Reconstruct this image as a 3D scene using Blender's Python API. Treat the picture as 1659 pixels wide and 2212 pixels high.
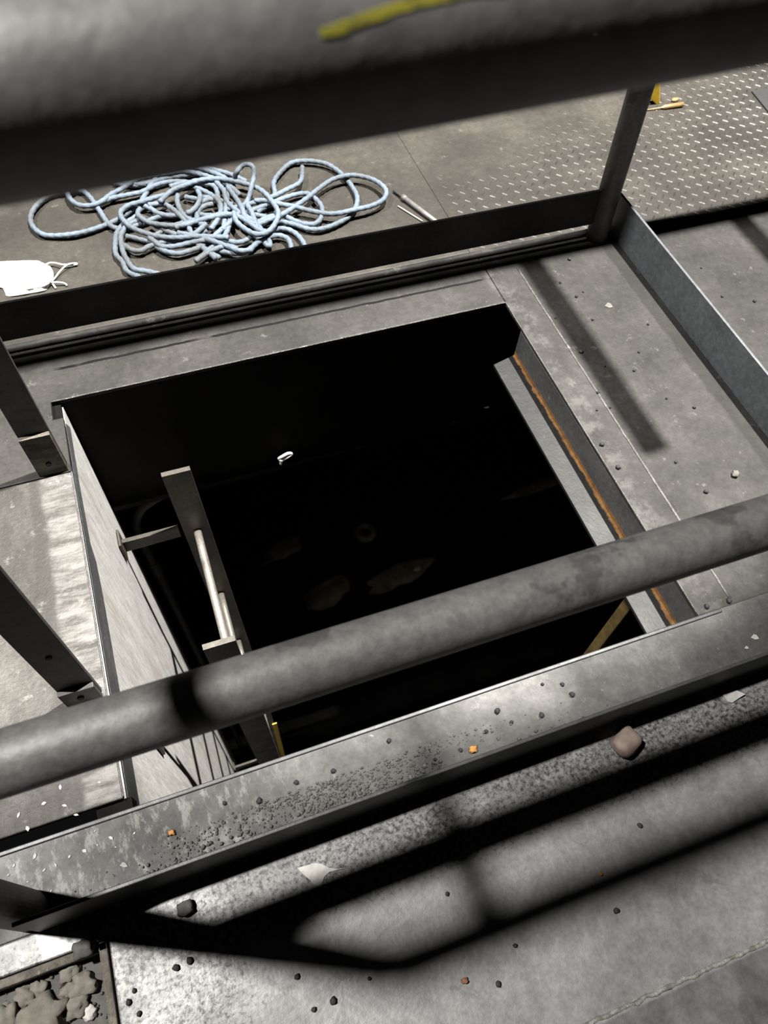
import bpy, bmesh, math, random
from mathutils import Vector, Matrix, noise
random.seed(7)
for o in list(bpy.data.objects): bpy.data.objects.remove(o, do_unlink=True)
S = bpy.context.scene
COL = S.collection

# ------------------------------------------------------------------ camera
FPX = 1612.67; W, HH = 1659.0, 2212.0
CAM = Vector((0, 0, 1.27))
CR = ((0.94175835, -0.33300876, 0.04686558), (0.25886311, 0.80681283, 0.53107715), (-0.2146651, -0.48801457, 0.8460264))
cd = bpy.data.cameras.new('camera'); co = bpy.data.objects.new('camera', cd); COL.objects.link(co)
m = Matrix(CR).transposed().to_4x4(); m.translation = CAM; co.matrix_world = m
cd.sensor_fit = 'HORIZONTAL'; cd.sensor_width = 36.0; cd.lens = FPX / W * 36.0
cd.clip_start = 0.01; cd.clip_end = 60
cd.dof.use_dof = True; cd.dof.focus_distance = 1.35; cd.dof.aperture_fstop = cd.lens / 1000 / 0.0034
S.camera = co

# ------------------------------------------------------------------ light
wd = bpy.data.worlds.new('hall_air'); S.world = wd; wd.use_nodes = True
wd.node_tree.nodes['Background'].inputs[0].default_value = (0.9, 0.93, 1.0, 1)
wd.node_tree.nodes['Background'].inputs[1].default_value = 0.005
def spot(name, loc, target, power, cone, blend, radius, col):
    l = bpy.data.lights.new(name, 'SPOT'); l.energy = power; l.spot_size = math.radians(cone); l.spot_blend = blend
    l.shadow_soft_size = radius; l.color = col
    o = bpy.data.objects.new(name, l); COL.objects.link(o); o.location = loc
    o.rotation_euler = (Vector(target) - Vector(loc)).to_track_quat('-Z', 'Y').to_euler(); return o
spot('high_bay_lamp', (-2.93, 1.53, 7.0), (0.0, 0.5, 0), 5400, 70, 0.5, 0.16, (1.0, 0.97, 0.92))
spot('high_bay_lamp', (2.25, 1.45, 7.0), (0.45, 2.12, 0), 13500, 30, 0.16, 0.075, (1.0, 0.97, 0.91))
pl = bpy.data.lights.new('pit_added_fill', 'POINT'); pl.energy = 0.55; pl.shadow_soft_size = 0.05; pl.color = (1, .9, .75)  # unseen fill light, added to lift the pale heaps in the shaft
po = bpy.data.objects.new('pit_added_fill', pl); COL.objects.link(po); po.location = (1.0, 1.75, -2.55)

S.view_settings.view_transform = 'Standard'; S.view_settings.look = 'None'
S.view_settings.exposure = 0.0; S.view_settings.gamma = 1.0; S.view_settings.use_curve_mapping = False

# ------------------------------------------------------------------ helpers
def ray(px, py):
    d = Vector(((px - W / 2) / FPX, -(py - HH / 2) / FPX, -1.0))
    return Matrix(CR).transposed() @ d
def at(px, py, z=0.0):
    d = ray(px, py); return CAM + d * ((z - CAM.z) / d.z)
def aty(px, py, y):
    d = ray(px, py); return CAM + d * (y / d.y)
def atx(px, py, x):
    d = ray(px, py); return CAM + d * (x / d.x)

def tag(o, label=None, cat=None, group=None, kind=None):
    if label: o['label'] = label
    if cat: o['category'] = cat
    if group: o['group'] = group
    if kind: o['kind'] = kind
    return o
def empty(name, loc, label, cat, group=None):
    o = bpy.data.objects.new(name, None); COL.objects.link(o); o.location = loc; o.empty_display_size = .05
    return tag(o, label, cat, group)
def wloc(o):
    v = Vector(o.location)
    while o.parent: o = o.parent; v += Vector(o.location)
    return v
def obj(name, bm, mat, parent=None, origin=None, smooth=False, bevel=0, sub=0):
    """bm is in world coordinates; the mesh is stored relative to its origin"""
    base = wloc(parent) if parent else Vector((0, 0, 0))
    org = Vector(origin) if origin is not None else (base if parent else Vector((0, 0, 0)))
    bmesh.ops.recalc_face_normals(bm, faces=bm.faces)
    bmesh.ops.translate(bm, verts=bm.verts, vec=-org)
    me = bpy.data.meshes.new(name); bm.to_mesh(me); bm.free()
    for mm in (mat if isinstance(mat, (list, tuple)) else [mat]): me.materials.append(mm)
    if smooth:
        for p in me.polygons: p.use_smooth = True
    o = bpy.data.objects.new(name, me); COL.objects.link(o)
    if parent: o.parent = parent
    o.location = org - base
    if bevel:
        b = o.modifiers.new('bevel', 'BEVEL'); b.width = bevel; b.segments = 2; b.limit_method = 'ANGLE'; b.angle_limit = math.radians(40)
    if sub:
        s = o.modifiers.new('sub', 'SUBSURF'); s.levels = sub; s.render_levels = sub
    return o
def B(): return bmesh.new()
def box(bm, x0, x1, y0, y1, z0, z1):
    v = [bm.verts.new((x, y, z)) for x in (x0, x1) for y in (y0, y1) for z in (z0, z1)]
    for f in ((0,1,3,2),(4,6,7,5),(0,4,5,1),(2,3,7,6),(0,2,6,4),(1,5,7,3)): bm.faces.new([v[i] for i in f])
    return bm
def prism(bm, pts, z0, z1):
    """pts: outline in x,y"""
    a = [bm.verts.new((p[0], p[1], z0)) for p in pts]; b = [bm.verts.new((p[0], p[1], z1)) for p in pts]
    bm.faces.new(a[::-1]); bm.faces.new(b)
    n = len(pts)
    for i in range(n): bm.faces.new((a[i], a[(i+1) % n], b[(i+1) % n], b[i]))
    return bm
def hexa(bm, lo, hi):
    a = [bm.verts.new(p) for p in lo]; b = [bm.verts.new(p) for p in hi]; n = len(a)
    bm.faces.new(a[::-1]); bm.faces.new(b)
    for i in range(n): bm.faces.new((a[i], a[(i+1) % n], b[(i+1) % n], b[i]))
    return bm
def spline(pts, step=None, n=8, closed=False):
    P = [Vector(p) for p in pts]; out = []; N = len(P)
    rng = range(N if closed else N - 1)
    for i in rng:
        if closed: p0, p1, p2, p3 = P[(i-1) % N], P[i], P[(i+1) % N], P[(i+2) % N]
        else: p0, p1, p2, p3 = P[max(i-1, 0)], P[i], P[i+1], P[min(i+2, N-1)]
        k = max(1, int((p2 - p1).length / step)) if step else n
        for j in range(k):
            t = j / k
            out.append(.5 * ((2*p1) + (p2-p0)*t + (2*p0-5*p1+4*p2-p3)*t*t + (3*p1-p0-3*p2+p3)*t*t*t))
    if not closed: out.append(P[-1])
    return out
def tube(bm, pts, r, seg=12, closed=False, lobes=0, twist=0.0, amp=0.0, cap=True, rfun=None):
    P = [Vector(p) for p in pts]; n = len(P); rings = []
    T = [(P[min(i+1, n-1)] - P[max(i-1, 0)]).normalized() for i in range(n)]
    u = T[0].orthogonal().normalized(); L = 0.0
    for i in range(n):
        if i:
            q = T[i-1].rotation_difference(T[i]); u = (q @ u); u = (u - T[i] * u.dot(T[i])).normalized(); L += (P[i] - P[i-1]).length
        w = T[i].cross(u); ring = []
        rr = rfun(i / max(1, n - 1), r) if rfun else r
        for k in range(seg):
            a = 2 * math.pi * k / seg
            q = rr * (1 + (amp * math.cos(lobes * a - twist * L) if lobes else 0))
            ring.append(bm.verts.new(P[i] + (u * math.cos(a) + w * math.sin(a)) * q))
        rings.append(ring)
    for i in range(n - 1 + (1 if closed else 0)):
        A, C = rings[i], rings[(i+1) % n]
        for k in range(seg): bm.faces.new((A[k], A[(k+1) % seg], C[(k+1) % seg], C[k]))
    if cap and not closed:
        bm.faces.new(rings[0][::-1]); bm.faces.new(rings[-1])
    return bm
def pipe(bm, a, b, r, seg=32):
    return tube(bm, [Vector(a).lerp(Vector(b), t / 8) for t in range(9)], r, seg)
def lump(bm, c, rx, ry, rz, seed=0, rough=.25, sub=2, rot=0.0, box_=0.0):
    t = bmesh.ops.create_icosphere(bm, subdivisions=sub, radius=1)
    R = Matrix.Rotation(rot, 3, 'Z')
    for v in t['verts']:
        d = v.co.copy()
        if box_:
            mx = max(abs(d.x), abs(d.y), abs(d.z)); d = d.lerp(d / mx, box_)
        d *= 1 + rough * noise.noise(d * 1.6 + Vector((seed * 3.1, seed * 1.7, seed)))
        v.co = Vector(c) + R @ Vector((d.x * rx, d.y * ry, d.z * rz))
    return bm

# ------------------------------------------------------------------ materials
def lin(c):
    c /= 255.0
    return c / 12.92 if c <= .04045 else ((c + .055) / 1.055) ** 2.4
class NT:
    def __init__(s, name):
        s.m = bpy.data.materials.new(name); s.m.use_nodes = True; s.t = s.m.node_tree; s.n = s.t.nodes; s.l = s.t.links
        s.b = s.n['Principled BSDF']; s.tc = s.n.new('ShaderNodeTexCoord'); s.co = s.tc.outputs['Object']
    def map(s, scale=(1, 1, 1), rot=(0, 0, 0), loc=(0, 0, 0)):
        k = s.n.new('ShaderNodeMapping'); s.l.new(s.co, k.inputs[0]); k.inputs['Scale'].default_value = scale
        k.inputs['Rotation'].default_value = rot; k.inputs['Location'].default_value = loc; return k.outputs[0]
    def noise(s, scale, detail=6, rough=.6, vec=None, dist=0):
        k = s.n.new('ShaderNodeTexNoise'); s.l.new(vec or s.co, k.inputs['Vector']); k.inputs['Scale'].default_value = scale
        k.inputs['Detail'].default_value = detail; k.inputs['Roughness'].default_value = rough; k.inputs['Distortion'].default_value = dist
        return k.outputs['Fac']
    def voro(s, scale, vec=None):
        k = s.n.new('ShaderNodeTexVoronoi'); s.l.new(vec or s.co, k.inputs['Vector']); k.inputs['Scale'].default_value = scale
        return k.outputs['Distance']
    def ramp(s, fac, stops):
        k = s.n.new('ShaderNodeValToRGB'); s.l.new(fac, k.inputs[0]); e = k.color_ramp.elements
        while len(e) < len(stops): e.new(.5)
        for q, (p, c) in zip(e, stops):
            q.position = p; q.color = (c[0], c[1], c[2], 1) if isinstance(c, (tuple, list)) else (c, c, c, 1)
        return k.outputs[0]
    def mix(s, fac, a, b, mode='MIX'):
        k = s.n.new('ShaderNodeMix'); k.data_type = 'RGBA'; k.blend_type = mode
        for sock, v in ((k.inputs[0], fac), (k.inputs[6], a), (k.inputs[7], b)):
            if isinstance(v, (int, float)): sock.default_value = v if sock.type == 'VALUE' else (v, v, v, 1)
            elif isinstance(v, tuple): sock.default_value = (*v[:3], 1)
            else: s.l.new(v, sock)
        return k.outputs[2]
    def math(s, op, a, b=0.0, c=None):
        k = s.n.new('ShaderNodeMath'); k.operation = op
        for i, v in enumerate((a, b, c)):
            if v is None: continue
            if isinstance(v, (int, float)): k.inputs[i].default_value = v
            else: s.l.new(v, k.inputs[i])
        return k.outputs[0]
    def xyz(s):
        k = s.n.new('ShaderNodeSeparateXYZ'); s.l.new(s.co, k.inputs[0]); return k.outputs
    def band(s, v, a, b, soft):
        """1 between a and b, soft edges"""
        def sm(x, e0, e1):
            k = s.n.new('ShaderNodeMapRange'); k.interpolation_type = 'SMOOTHSTEP'; s.l.new(x, k.inputs[0])
            k.inputs[1].default_value = e0; k.inputs[2].default_value = e1; return k.outputs[0]
        return s.math('MULTIPLY', sm(v, a - soft, a + soft), s.math('SUBTRACT', 1.0, sm(v, b - soft, b + soft)))
    def out(s, col, rough=.5, metal=0.0, bump=None, bstr=.2, bdist=.002, spec=None):
        col = s.mix(1.0, col, .6, 'MULTIPLY')
        if isinstance(col, tuple): s.b.inputs['Base Color'].default_value = (*col[:3], 1)
        else: s.l.new(col, s.b.inputs['Base Color'])
        if isinstance(rough, (int, float)): s.b.inputs['Roughness'].default_value = rough
        else: s.l.new(rough, s.b.inputs['Roughness'])
        s.b.inputs['Metallic'].default_value = metal
        if spec is not None: s.b.inputs['Specular IOR Level'].default_value = spec
        if bump is not None:
            k = s.n.new('ShaderNodeBump'); s.l.new(bump, k.inputs['Height']); k.inputs['Strength'].default_value = bstr; k.inputs['Distance'].default_value = bdist
            s.l.new(k.outputs[0], s.b.inputs['Normal'])
        return s.m
def g(v, warm=0.0): return (v * (1 + warm), v, v * (1 - warm * 1.4))
def steel(name, lo, mid, hi, scale=5, rough=(.42, .62), metal=.35, warm=.03, dark_speck=.0, light_fleck=.0, stretch=(1, 1, 1), bump=.25, seam=None, extra=None):
    k = NT(name); v = k.map(stretch)
    n1 = k.noise(scale, 8, .62, v); n2 = k.noise(scale * 9, 6, .65, v); n3 = k.noise(150, 3, .6)
    col = k.ramp(n1, [(.30, g(lo, warm)), (.5, g(mid, warm)), (.70, g(hi, warm))])
    col = k.mix(.55, col, k.ramp(n2, [(.3, .55), (.7, 1.35)]), 'MULTIPLY')
    col = k.mix(.35, col, k.ramp(n3, [(.3, .6), (.7, 1.3)]), 'MULTIPLY')
    if dark_speck:
        d = k.noise(62, 2, .5); mask = k.ramp(d, [(.66 - dark_speck * .1, 0.0), (.70 - dark_speck * .1, 1.0)])
        col = k.mix(k.math('MULTIPLY', mask, .75), col, g(lo * .25, warm))
    if light_fleck:
        d = k.noise(24, 9, .72, k.map((1, 1, 1), loc=(3, 7, 1))); mask = k.ramp(d, [(.64 - light_fleck * .1, 0.0), (.72 - light_fleck * .1, 1.0)])
        col = k.mix(k.math('MULTIPLY', mask, .7), col, g(min(.62, hi * 2.1), warm))
    if extra: col = extra(k, col)
    r = k.ramp(n1, [(.3, rough[1]), (.7, rough[0])])
    h = k.math('ADD', n2, k.math('MULTIPLY', n3, .6))
    return k.out(col, r, metal, h, bump, spec=.2 if metal < .28 else .4)

def near_extra(k, col):
    x, y, z = k.xyz()
    # coal dust swept against the toe board and around the corner recess
    n = k.noise(130, 8, .74); f = k.noise(5.5, 4, .6)
    strip = k.math('ADD', k.band(y, .085, .195, .02), k.math('MULTIPLY', k.band(y, .20, .30, .03), .25))
    left = k.band(x, -.5, -.12, .05); left = k.math('MULTIPLY', left, k.band(y, -.2, .12, .04))
    reg = k.math('MAXIMUM', k.math('MULTIPLY', strip, .95), k.math('MULTIPLY', left, .8))
    reg = k.math('MULTIPLY', reg, k.ramp(f, [(.28, .35), (.62, 1.0)]))
    thr = k.math('ADD', n, k.math('MULTIPLY', reg, k.math('ADD', .17, k.math('MULTIPLY', k.band(x, .05, 3.0, .25), .035))))
    mask = k.math('MULTIPLY', k.ramp(thr, [(.585, 0.0), (.75, 1.0)]), k.ramp(reg, [(.05, 0.0), (.25, 1.0)]))
    col = k.mix(k.math('MULTIPLY', mask, .9), col, g(.018, .04))
    # light scratched area near the left corner
    sc = k.noise(26, 6, .7, k.map((1, .25, 1), (0, 0, .4)))
    reg2 = k.math('MULTIPLY', k.band(x, -.8, -.33, .09), k.band(y, .1, .34, .03))
    m2 = k.math('MULTIPLY', reg2, k.ramp(sc, [(.50, 0.0), (.57, 1.0)]))
    col = k.mix(k.math('MULTIPLY', m2, .8), col, g(.55, .02))
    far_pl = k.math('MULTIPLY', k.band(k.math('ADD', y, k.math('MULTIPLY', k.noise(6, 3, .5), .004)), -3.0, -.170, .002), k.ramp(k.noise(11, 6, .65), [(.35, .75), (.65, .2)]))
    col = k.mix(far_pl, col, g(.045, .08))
    # scuffs
    s2 = k.noise(9, 9, .75, k.map((1, 1, 1), loc=(5, 2, 0)), 1.2)
    col = k.mix(k.math('MULTIPLY', k.ramp(s2, [(.60, 0.0), (.66, 1.0)]), .35), col, g(.06, .03))
    return col
def far_strip_extra(k, col):
    x, y, z = k.xyz()
    w = k.math('MULTIPLY', k.math('SUBTRACT', k.noise(22, 4, .6), .5), .008)
    line = k.band(k.math('ADD', y, w), 1.3055, 1.3125, .0006)
    gate = k.ramp(k.noise(3.4, 3, .6, k.map((1, 0, 0), loc=(2.2, 0, 0))), [(.42, 0.0), (.46, 1.0)])
    line = k.math('MULTIPLY', line, k.math('MULTIPLY', gate, k.band(x, -.26, .83, .01)))
    col = k.mix(line, col, (.002, .002, .002))
    w2 = k.math('MULTIPLY', k.math('SUBTRACT', k.noise(24, 5, .65), .5), .03)
    col = k.mix(k.math('MULTIPLY', k.band(k.math('ADD', x, w2), 1.145, 1.1995, .005), .6), col, g(.014, .05))
    pe = k.math('MULTIPLY', k.band(k.math('ADD', x, w2), .80, .862, .012), k.ramp(k.noise(19, 7, .7), [(.48, 0.0), (.62, .7)]))
    return k.mix(pe, col, g(.105, .04))
def left_extra(k, col):
    x, y, z = k.xyz()
    w = k.math('MULTIPLY', k.math('SUBTRACT', k.noise(9, 5, .6), .5), .03)
    m1 = k.band(k.math('ADD', x, w), -.338, -.318, .006)
    col = k.mix(k.math('MULTIPLY', m1, .55), col, g(.045, .05))
    # bright scraped band beside the opening
    m2 = k.math('MULTIPLY', k.band(k.math('ADD', x, w), -.312, -.2, .006), k.ramp(k.noise(28, 6, .7, k.map((.35, 1.6, 1))), [(.42, 0.0), (.6, 1.0)]))
    col = k.mix(k.math('MULTIPLY', m2, .65), col, g(.26, .03))
    return col
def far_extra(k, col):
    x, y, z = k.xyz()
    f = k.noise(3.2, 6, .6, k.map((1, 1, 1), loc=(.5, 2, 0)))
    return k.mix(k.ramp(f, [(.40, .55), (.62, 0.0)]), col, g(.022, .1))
def nstrip_extra(k, col):
    x, y, z = k.xyz()
    sc = k.noise(55, 8, .75, k.map((1, .45, 1), (0, 0, .9)))
    m = k.math('MULTIPLY', k.band(x, -.8, -.02, .16), k.ramp(sc, [(.52, 0.0), (.60, 1.0)]))
    col = k.mix(k.math('MULTIPLY', m, .5), col, g(.30, .02))
    d = k.noise(8, 7, .7, k.map((1, 1, 1), loc=(4, 4, 0)))
    col = k.mix(k.ramp(d, [(.55, 0.0), (.68, .5)]), col, g(.035, .03))
    return col
M = {}
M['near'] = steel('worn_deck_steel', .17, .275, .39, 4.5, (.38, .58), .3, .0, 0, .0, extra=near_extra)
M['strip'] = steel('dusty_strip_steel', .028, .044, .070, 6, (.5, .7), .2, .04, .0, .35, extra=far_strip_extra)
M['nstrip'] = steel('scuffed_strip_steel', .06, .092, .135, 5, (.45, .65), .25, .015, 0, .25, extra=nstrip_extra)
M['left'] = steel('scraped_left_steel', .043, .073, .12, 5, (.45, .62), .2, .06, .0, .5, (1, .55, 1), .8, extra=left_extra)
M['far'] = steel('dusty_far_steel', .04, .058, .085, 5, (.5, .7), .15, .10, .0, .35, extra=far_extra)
M['tread'] = steel('worn_tread_steel', .045, .075, .12, 5, (.35, .5), .4, .04)
M['rail'] = steel('grey_rail_steel', .135, .175, .22, 7, (.48, .62), .3, .015, 0, .0, extra=lambda k, c: k.mix(k.math('MULTIPLY', k.ramp(k.noise(6.5, 5, .62, k.map((1, 1, 1), loc=(1.3, .4, 0))), [(.60, 0.0), (.63, 1.0)]), .6), c, g(.05, .0)))
M['toe'] = steel('dark_toe_steel', .06, .085, .11, 6, (.4, .55), .4, -.02, 0, 0)
M['toefar'] = steel('shaded_toe_steel', .03, .045, .06, 6, (.5, .65), .2, .01, 0, 0)  # toe steel again, far board's shade put into a darker colour
M['toeblue'] = steel('mill_scale_steel', .13, .18, .22, 7, (.38, .5), .4, -.06, 0, 0)
M['flat'] = steel('flat_bar_steel', .05, .075, .10, 8, (.45, .6), .3, .02)
M['flatrust'] = steel('flaking_bar_steel', .06, .13, .22, 22, (.5, .7), .2, .12, 0, .3, (1, 1, 3), .8)
M['beam'] = steel('dark_beam_steel', .004, .007, .011, 6, (.6, .8), .1, .15)  # very dark brown, close to black
M['pit'] = steel('pit_black', .006, .010, .016, 3, (.8, .95), 0, .05)  # near-black colour for shaft and hall walls
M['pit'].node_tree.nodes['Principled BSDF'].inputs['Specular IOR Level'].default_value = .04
M['beam'].node_tree.nodes['Principled BSDF'].inputs['Specular IOR Level'].default_value = .08
def wall_extra(k, col):
    s = k.noise(7, 7, .65, k.map((1, 2.2, .35), loc=(0, 1, 2)))
    col = k.mix(k.math('MULTIPLY', k.ramp(s, [(.52, 0.0), (.68, 1.0)]), .55), col, g(.34, .14))
    f = k.noise(30, 6, .7, k.map((1, 1.5, .4)))
    return k.mix(k.math('MULTIPLY', k.ramp(f, [(.62, 0.0), (.68, 1.0)]), .2), col, g(.22, .05))
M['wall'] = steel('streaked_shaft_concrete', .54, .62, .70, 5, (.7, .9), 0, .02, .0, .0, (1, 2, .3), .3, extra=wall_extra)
M['flange'] = steel('dark_flange_steel', .06, .10, .19, 14, (.45, .6), .3, -.03, 0, .3, (1, .3, 1))
def rust_extra(k, col):
    x, y, z = k.xyz()
    n = k.math('MULTIPLY', k.math('SUBTRACT', k.noise(26, 6, .7), .5), .022)
    w = k.band(k.math('ADD', z, n), -.093, -.082, .003)
    w2 = k.band(k.math('ADD', x, n), .806, .83, .002)
    m = k.math('MULTIPLY', w, w2)
    rc = k.ramp(k.noise(60, 4, .6), [(.35, (.26, .12, .038)), (.65, (.46, .25, .09))])
    return k.mix(k.math('MULTIPLY', m, .9), col, rc)
M['angle'] = steel('rust_lined_angle_steel', .015, .021, .032, 7, (.45, .6), .3, .0, .0, .2, extra=rust_extra)
M['angleface'] = steel('rust_lined_angle_lit_face', .085, .12, .16, 9, (.45, .6), .3, -.03, .0, .2, extra=rust_extra)  # paler copy of the angle steel, upright leg's light put into the colour
M['rust'] = steel('rusty_steel', .06, .10, .16, 12, (.6, .8), .1, .45)
M['ladder'] = steel('ladder_bar_steel', .06, .09, .13, 10, (.42, .6), .4, .1)
M['rung'] = steel('worn_rung_steel', .28, .36, .45, 16, (.3, .45), .6, .08)
M['pipe'] = steel('conduit_grey', .05, .07, .10, 9, (.5, .7), .1, .02)
def simple(name, c, rough=.6, metal=0., var=.25, scale=40, bump=.2):
    k = NT(name); n = k.noise(scale, 6, .65)
    col = k.mix(1.0, c, k.ramp(n, [(.3, 1 - var), (.7, 1 + var)]), 'MULTIPLY')
    return k.out(col, rough, metal, n, bump)
k = NT('blue_rope_fibre'); n = k.noise(7, 5, .6); n2 = k.noise(160, 3, .6)
c = k.ramp(n, [(.36, (.078, .088, .096)), (.5, (.105, .135, .17)), (.66, (.145, .19, .25))])
M['rope'] = k.out(k.mix(.6, c, k.ramp(n2, [(.3, .6), (.7, 1.25)]), 'MULTIPLY'), .75, 0, n2, .3)
M['mask'] = simple('white_mask_cloth', (.92, .92, .90), .8, 0, .05, 60, .15)
M['white'] = simple('white_flake', (.62, .61, .58), .7, 0, .2, 90)
M['paper'] = simple('pale_paper', (.36, .35, .33), .7, 0, .1, 60)
M['yellow'] = simple('yellow_paint', (.85, .60, .02), .5, 0, .15, 40)
k = NT('worn_yellow_marker'); n = k.noise(55, 5, .7)
M['ymark'] = k.out(k.ramp(n, [(.38, (.10, .10, .06)), (.52, (.55, .50, .05))]), .6, 0)
M['brass'] = simple('brass_rod', (.45, .30, .13), .45, .4, .25, 60)
M['mat'] = simple('black_rubber', (.02, .02, .02), .8)
M['dull'] = simple('dull_pale_flake', (.13, .125, .11), .8, 0, .2, 60)
M['redstone'] = simple('reddish_stone', (.21, .155, .13), .8, 0, .3, 45, .5)
M['greystone'] = simple('grey_stone', (.10, .094, .088), .85, 0, .35, 45, .6)
M['palestone'] = simple('pale_rubble', (.21, .195, .165), .85, 0, .3, 45, .6)
M['grit'] = simple('dark_grit', (.105, .10, .093), .9, 0, .4, 60, .5)
M['crumb'] = simple('black_crumb', (.022, .022, .024), .8, 0, .3, 80, .4)
M['orange'] = simple('orange_crumb', (.55, .25, .06), .8, 0, .3, 80, .4)
M['brown'] = simple('brown_crumb', (.28, .13, .07), .8, 0, .3, 80, .4)
M['pitpale'] = simple('pale_spill', (.30, .25, .19), .9, 0, .7, 6, .5)
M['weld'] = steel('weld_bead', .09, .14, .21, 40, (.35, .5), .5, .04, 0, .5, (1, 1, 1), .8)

M['weldpale'] = steel('pale_weld_crust', .12, .28, .55, 60, (.4, .6), .3, .05, 0, .9, (1, 1, 1), .8)
# ------------------------------------------------------------------ deck
def structure(name, bm, mat, **kw): return tag(obj(name, bm, mat, **kw), kind='structure')
XL, XR, YN, YF = -5.0, 6.0, -3.0, 7.0
T = -.012
# near deck with the strip inside the toe board; corner recess at lower left
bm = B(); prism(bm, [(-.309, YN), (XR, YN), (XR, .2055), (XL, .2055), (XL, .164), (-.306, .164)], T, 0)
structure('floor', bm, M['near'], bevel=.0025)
bm = B(); prism(bm, [(XL, .2055), (XR, .2055), (XR, .330), (XL, .336)], T, 0)
structure('floor_strip', bm, M['nstrip'], bevel=.0015)
# left deck plates
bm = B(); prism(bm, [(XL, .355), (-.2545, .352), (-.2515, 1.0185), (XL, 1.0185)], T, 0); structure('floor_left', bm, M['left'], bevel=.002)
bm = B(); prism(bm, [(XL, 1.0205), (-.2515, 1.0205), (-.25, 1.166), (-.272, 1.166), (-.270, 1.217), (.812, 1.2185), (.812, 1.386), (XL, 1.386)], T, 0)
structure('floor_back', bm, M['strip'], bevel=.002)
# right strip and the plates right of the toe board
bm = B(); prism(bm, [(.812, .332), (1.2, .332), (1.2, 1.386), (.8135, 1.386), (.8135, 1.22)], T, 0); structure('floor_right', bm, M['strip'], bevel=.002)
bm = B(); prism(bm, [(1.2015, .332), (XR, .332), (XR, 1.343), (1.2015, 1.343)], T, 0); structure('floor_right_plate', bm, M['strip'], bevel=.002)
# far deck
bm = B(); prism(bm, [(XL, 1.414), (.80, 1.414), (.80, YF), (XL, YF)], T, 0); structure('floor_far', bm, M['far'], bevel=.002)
bm = B(); prism(bm, [(.8003, 1.414), (1.2015, 1.414), (1.2015, 1.3465), (XR, 1.3465), (XR, YF), (.8003, YF)], T, 0)
A45 = math.radians(45); P0 = .0375
def lozenge(bm, cx, cy, ang, L=.0135, wd=.0036, h=.0021, dz=0.0):
    ca, sa = math.cos(ang), math.sin(ang)
    def p(u, v, z): return bm.verts.new((cx + u*ca - v*sa, cy + u*sa + v*ca, z + dz))
    base = [p(-L, 0, -.001), p(-L*.5, -wd, -.001), p(L*.5, -wd, -.001), p(L, 0, -.001), p(L*.5, wd, -.001), p(-L*.5, wd, -.001)]
    top = [p(-L*.6, 0, h*.8), p(L*.6, 0, h*.8)]; c1 = p(0, 0, h)
    a, b = top
    for f in ((base[0], base[1], a), (base[1], base[2], c1), (base[1], c1, a), (base[2], b, c1), (base[2], base[3], b), (base[3], base[4], b), (base[4], c1, b), (base[4], base[5], c1), (base[5], a, c1), (base[5], base[0], a)):
        bm.faces.new(f).material_index = 1
i = 0
x = .84
while x < 2.5:
    y = 1.352 if x > 1.22 else 1.41
    y = math.ceil(y / P0) * P0
    while y < 2.25:
        for (dx, dy, an) in ((0, 0, -A45), (P0/2, P0/2, A45)):
            px, py = x + dx, y + dy
            # dust buries the pattern towards the far left
            d = noise.noise(Vector((px*2.3, py*2.3, 3))) * .45 + (py - 1.42) * 1.15 - (min(px, 1.38) - .95) * .62
            z = -max(0, min(1, (d - .12) / .35)) * .0022
            if z > -.0016: lozenge(bm, px, py, an, dz=z)
        y += P0
    x += P0
structure('floor_checker', bm, [M['far'], M['tread']])
# rear groove under the far toe board: a bead of weld and dirt, with a dark slot before it
bm = B(); tube(bm, [Vector((-2.2 + i*.03, 1.3985 + .0016*noise.noise(Vector((i*.7, 1, 0))), .001 + .0015*noise.noise(Vector((i*.9, 5, 0))))) for i in range(112)], .0098, 10)
structure('trim_1', bm, M['strip'], smooth=True)
bm = B(); tube(bm, [Vector((.894 - .016*(1 - i/40) + .016*0 + .0016*noise.noise(Vector((i*.8, 2, 0))) + .012*(1-i/40), .345 + i*.0245, -.0005)) for i in range(41)], .0032, 8)
structure('trim_2', bm, M['weld'], smooth=True)
# lip along the near edge of the opening
bm = B(); prism(bm, [(XL, .3365), (XL, .329), (.86, .3245), (.86, .3315)], -.03, .0035); structure('trim_3', bm, M['toe'], bevel=.0015)
# rough weld seam in the near deck, lower right
bm = B(); tube(bm, [Vector((.24 + i*.008, -.166 + .003*noise.noise(Vector((i*.5, 9, 0))), -.001 + .002*noise.noise(Vector((i*.6, 4, 0))))) for i in range(110)], .0036, 8, rfun=lambda t, r: r*(1 + .6*noise.noise(Vector((t*70, 0, 3)))))
structure('trim_4', bm, M['weldpale'], smooth=True)
# far walls of the hall
for nm, b in (('wall_hall_left', (XL - .1, XL, YN, YF)), ('wall_hall_right', (XR, XR + .1, YN, YF)), ('wall_hall_back', (XL, XR, YF, YF + .1)), ('wall_hall_front', (XL, XR, YN - .1, YN))):
    bm = B(); box(bm, *b, -.03, 4.0); structure(nm, bm, M['pit'])
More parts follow.
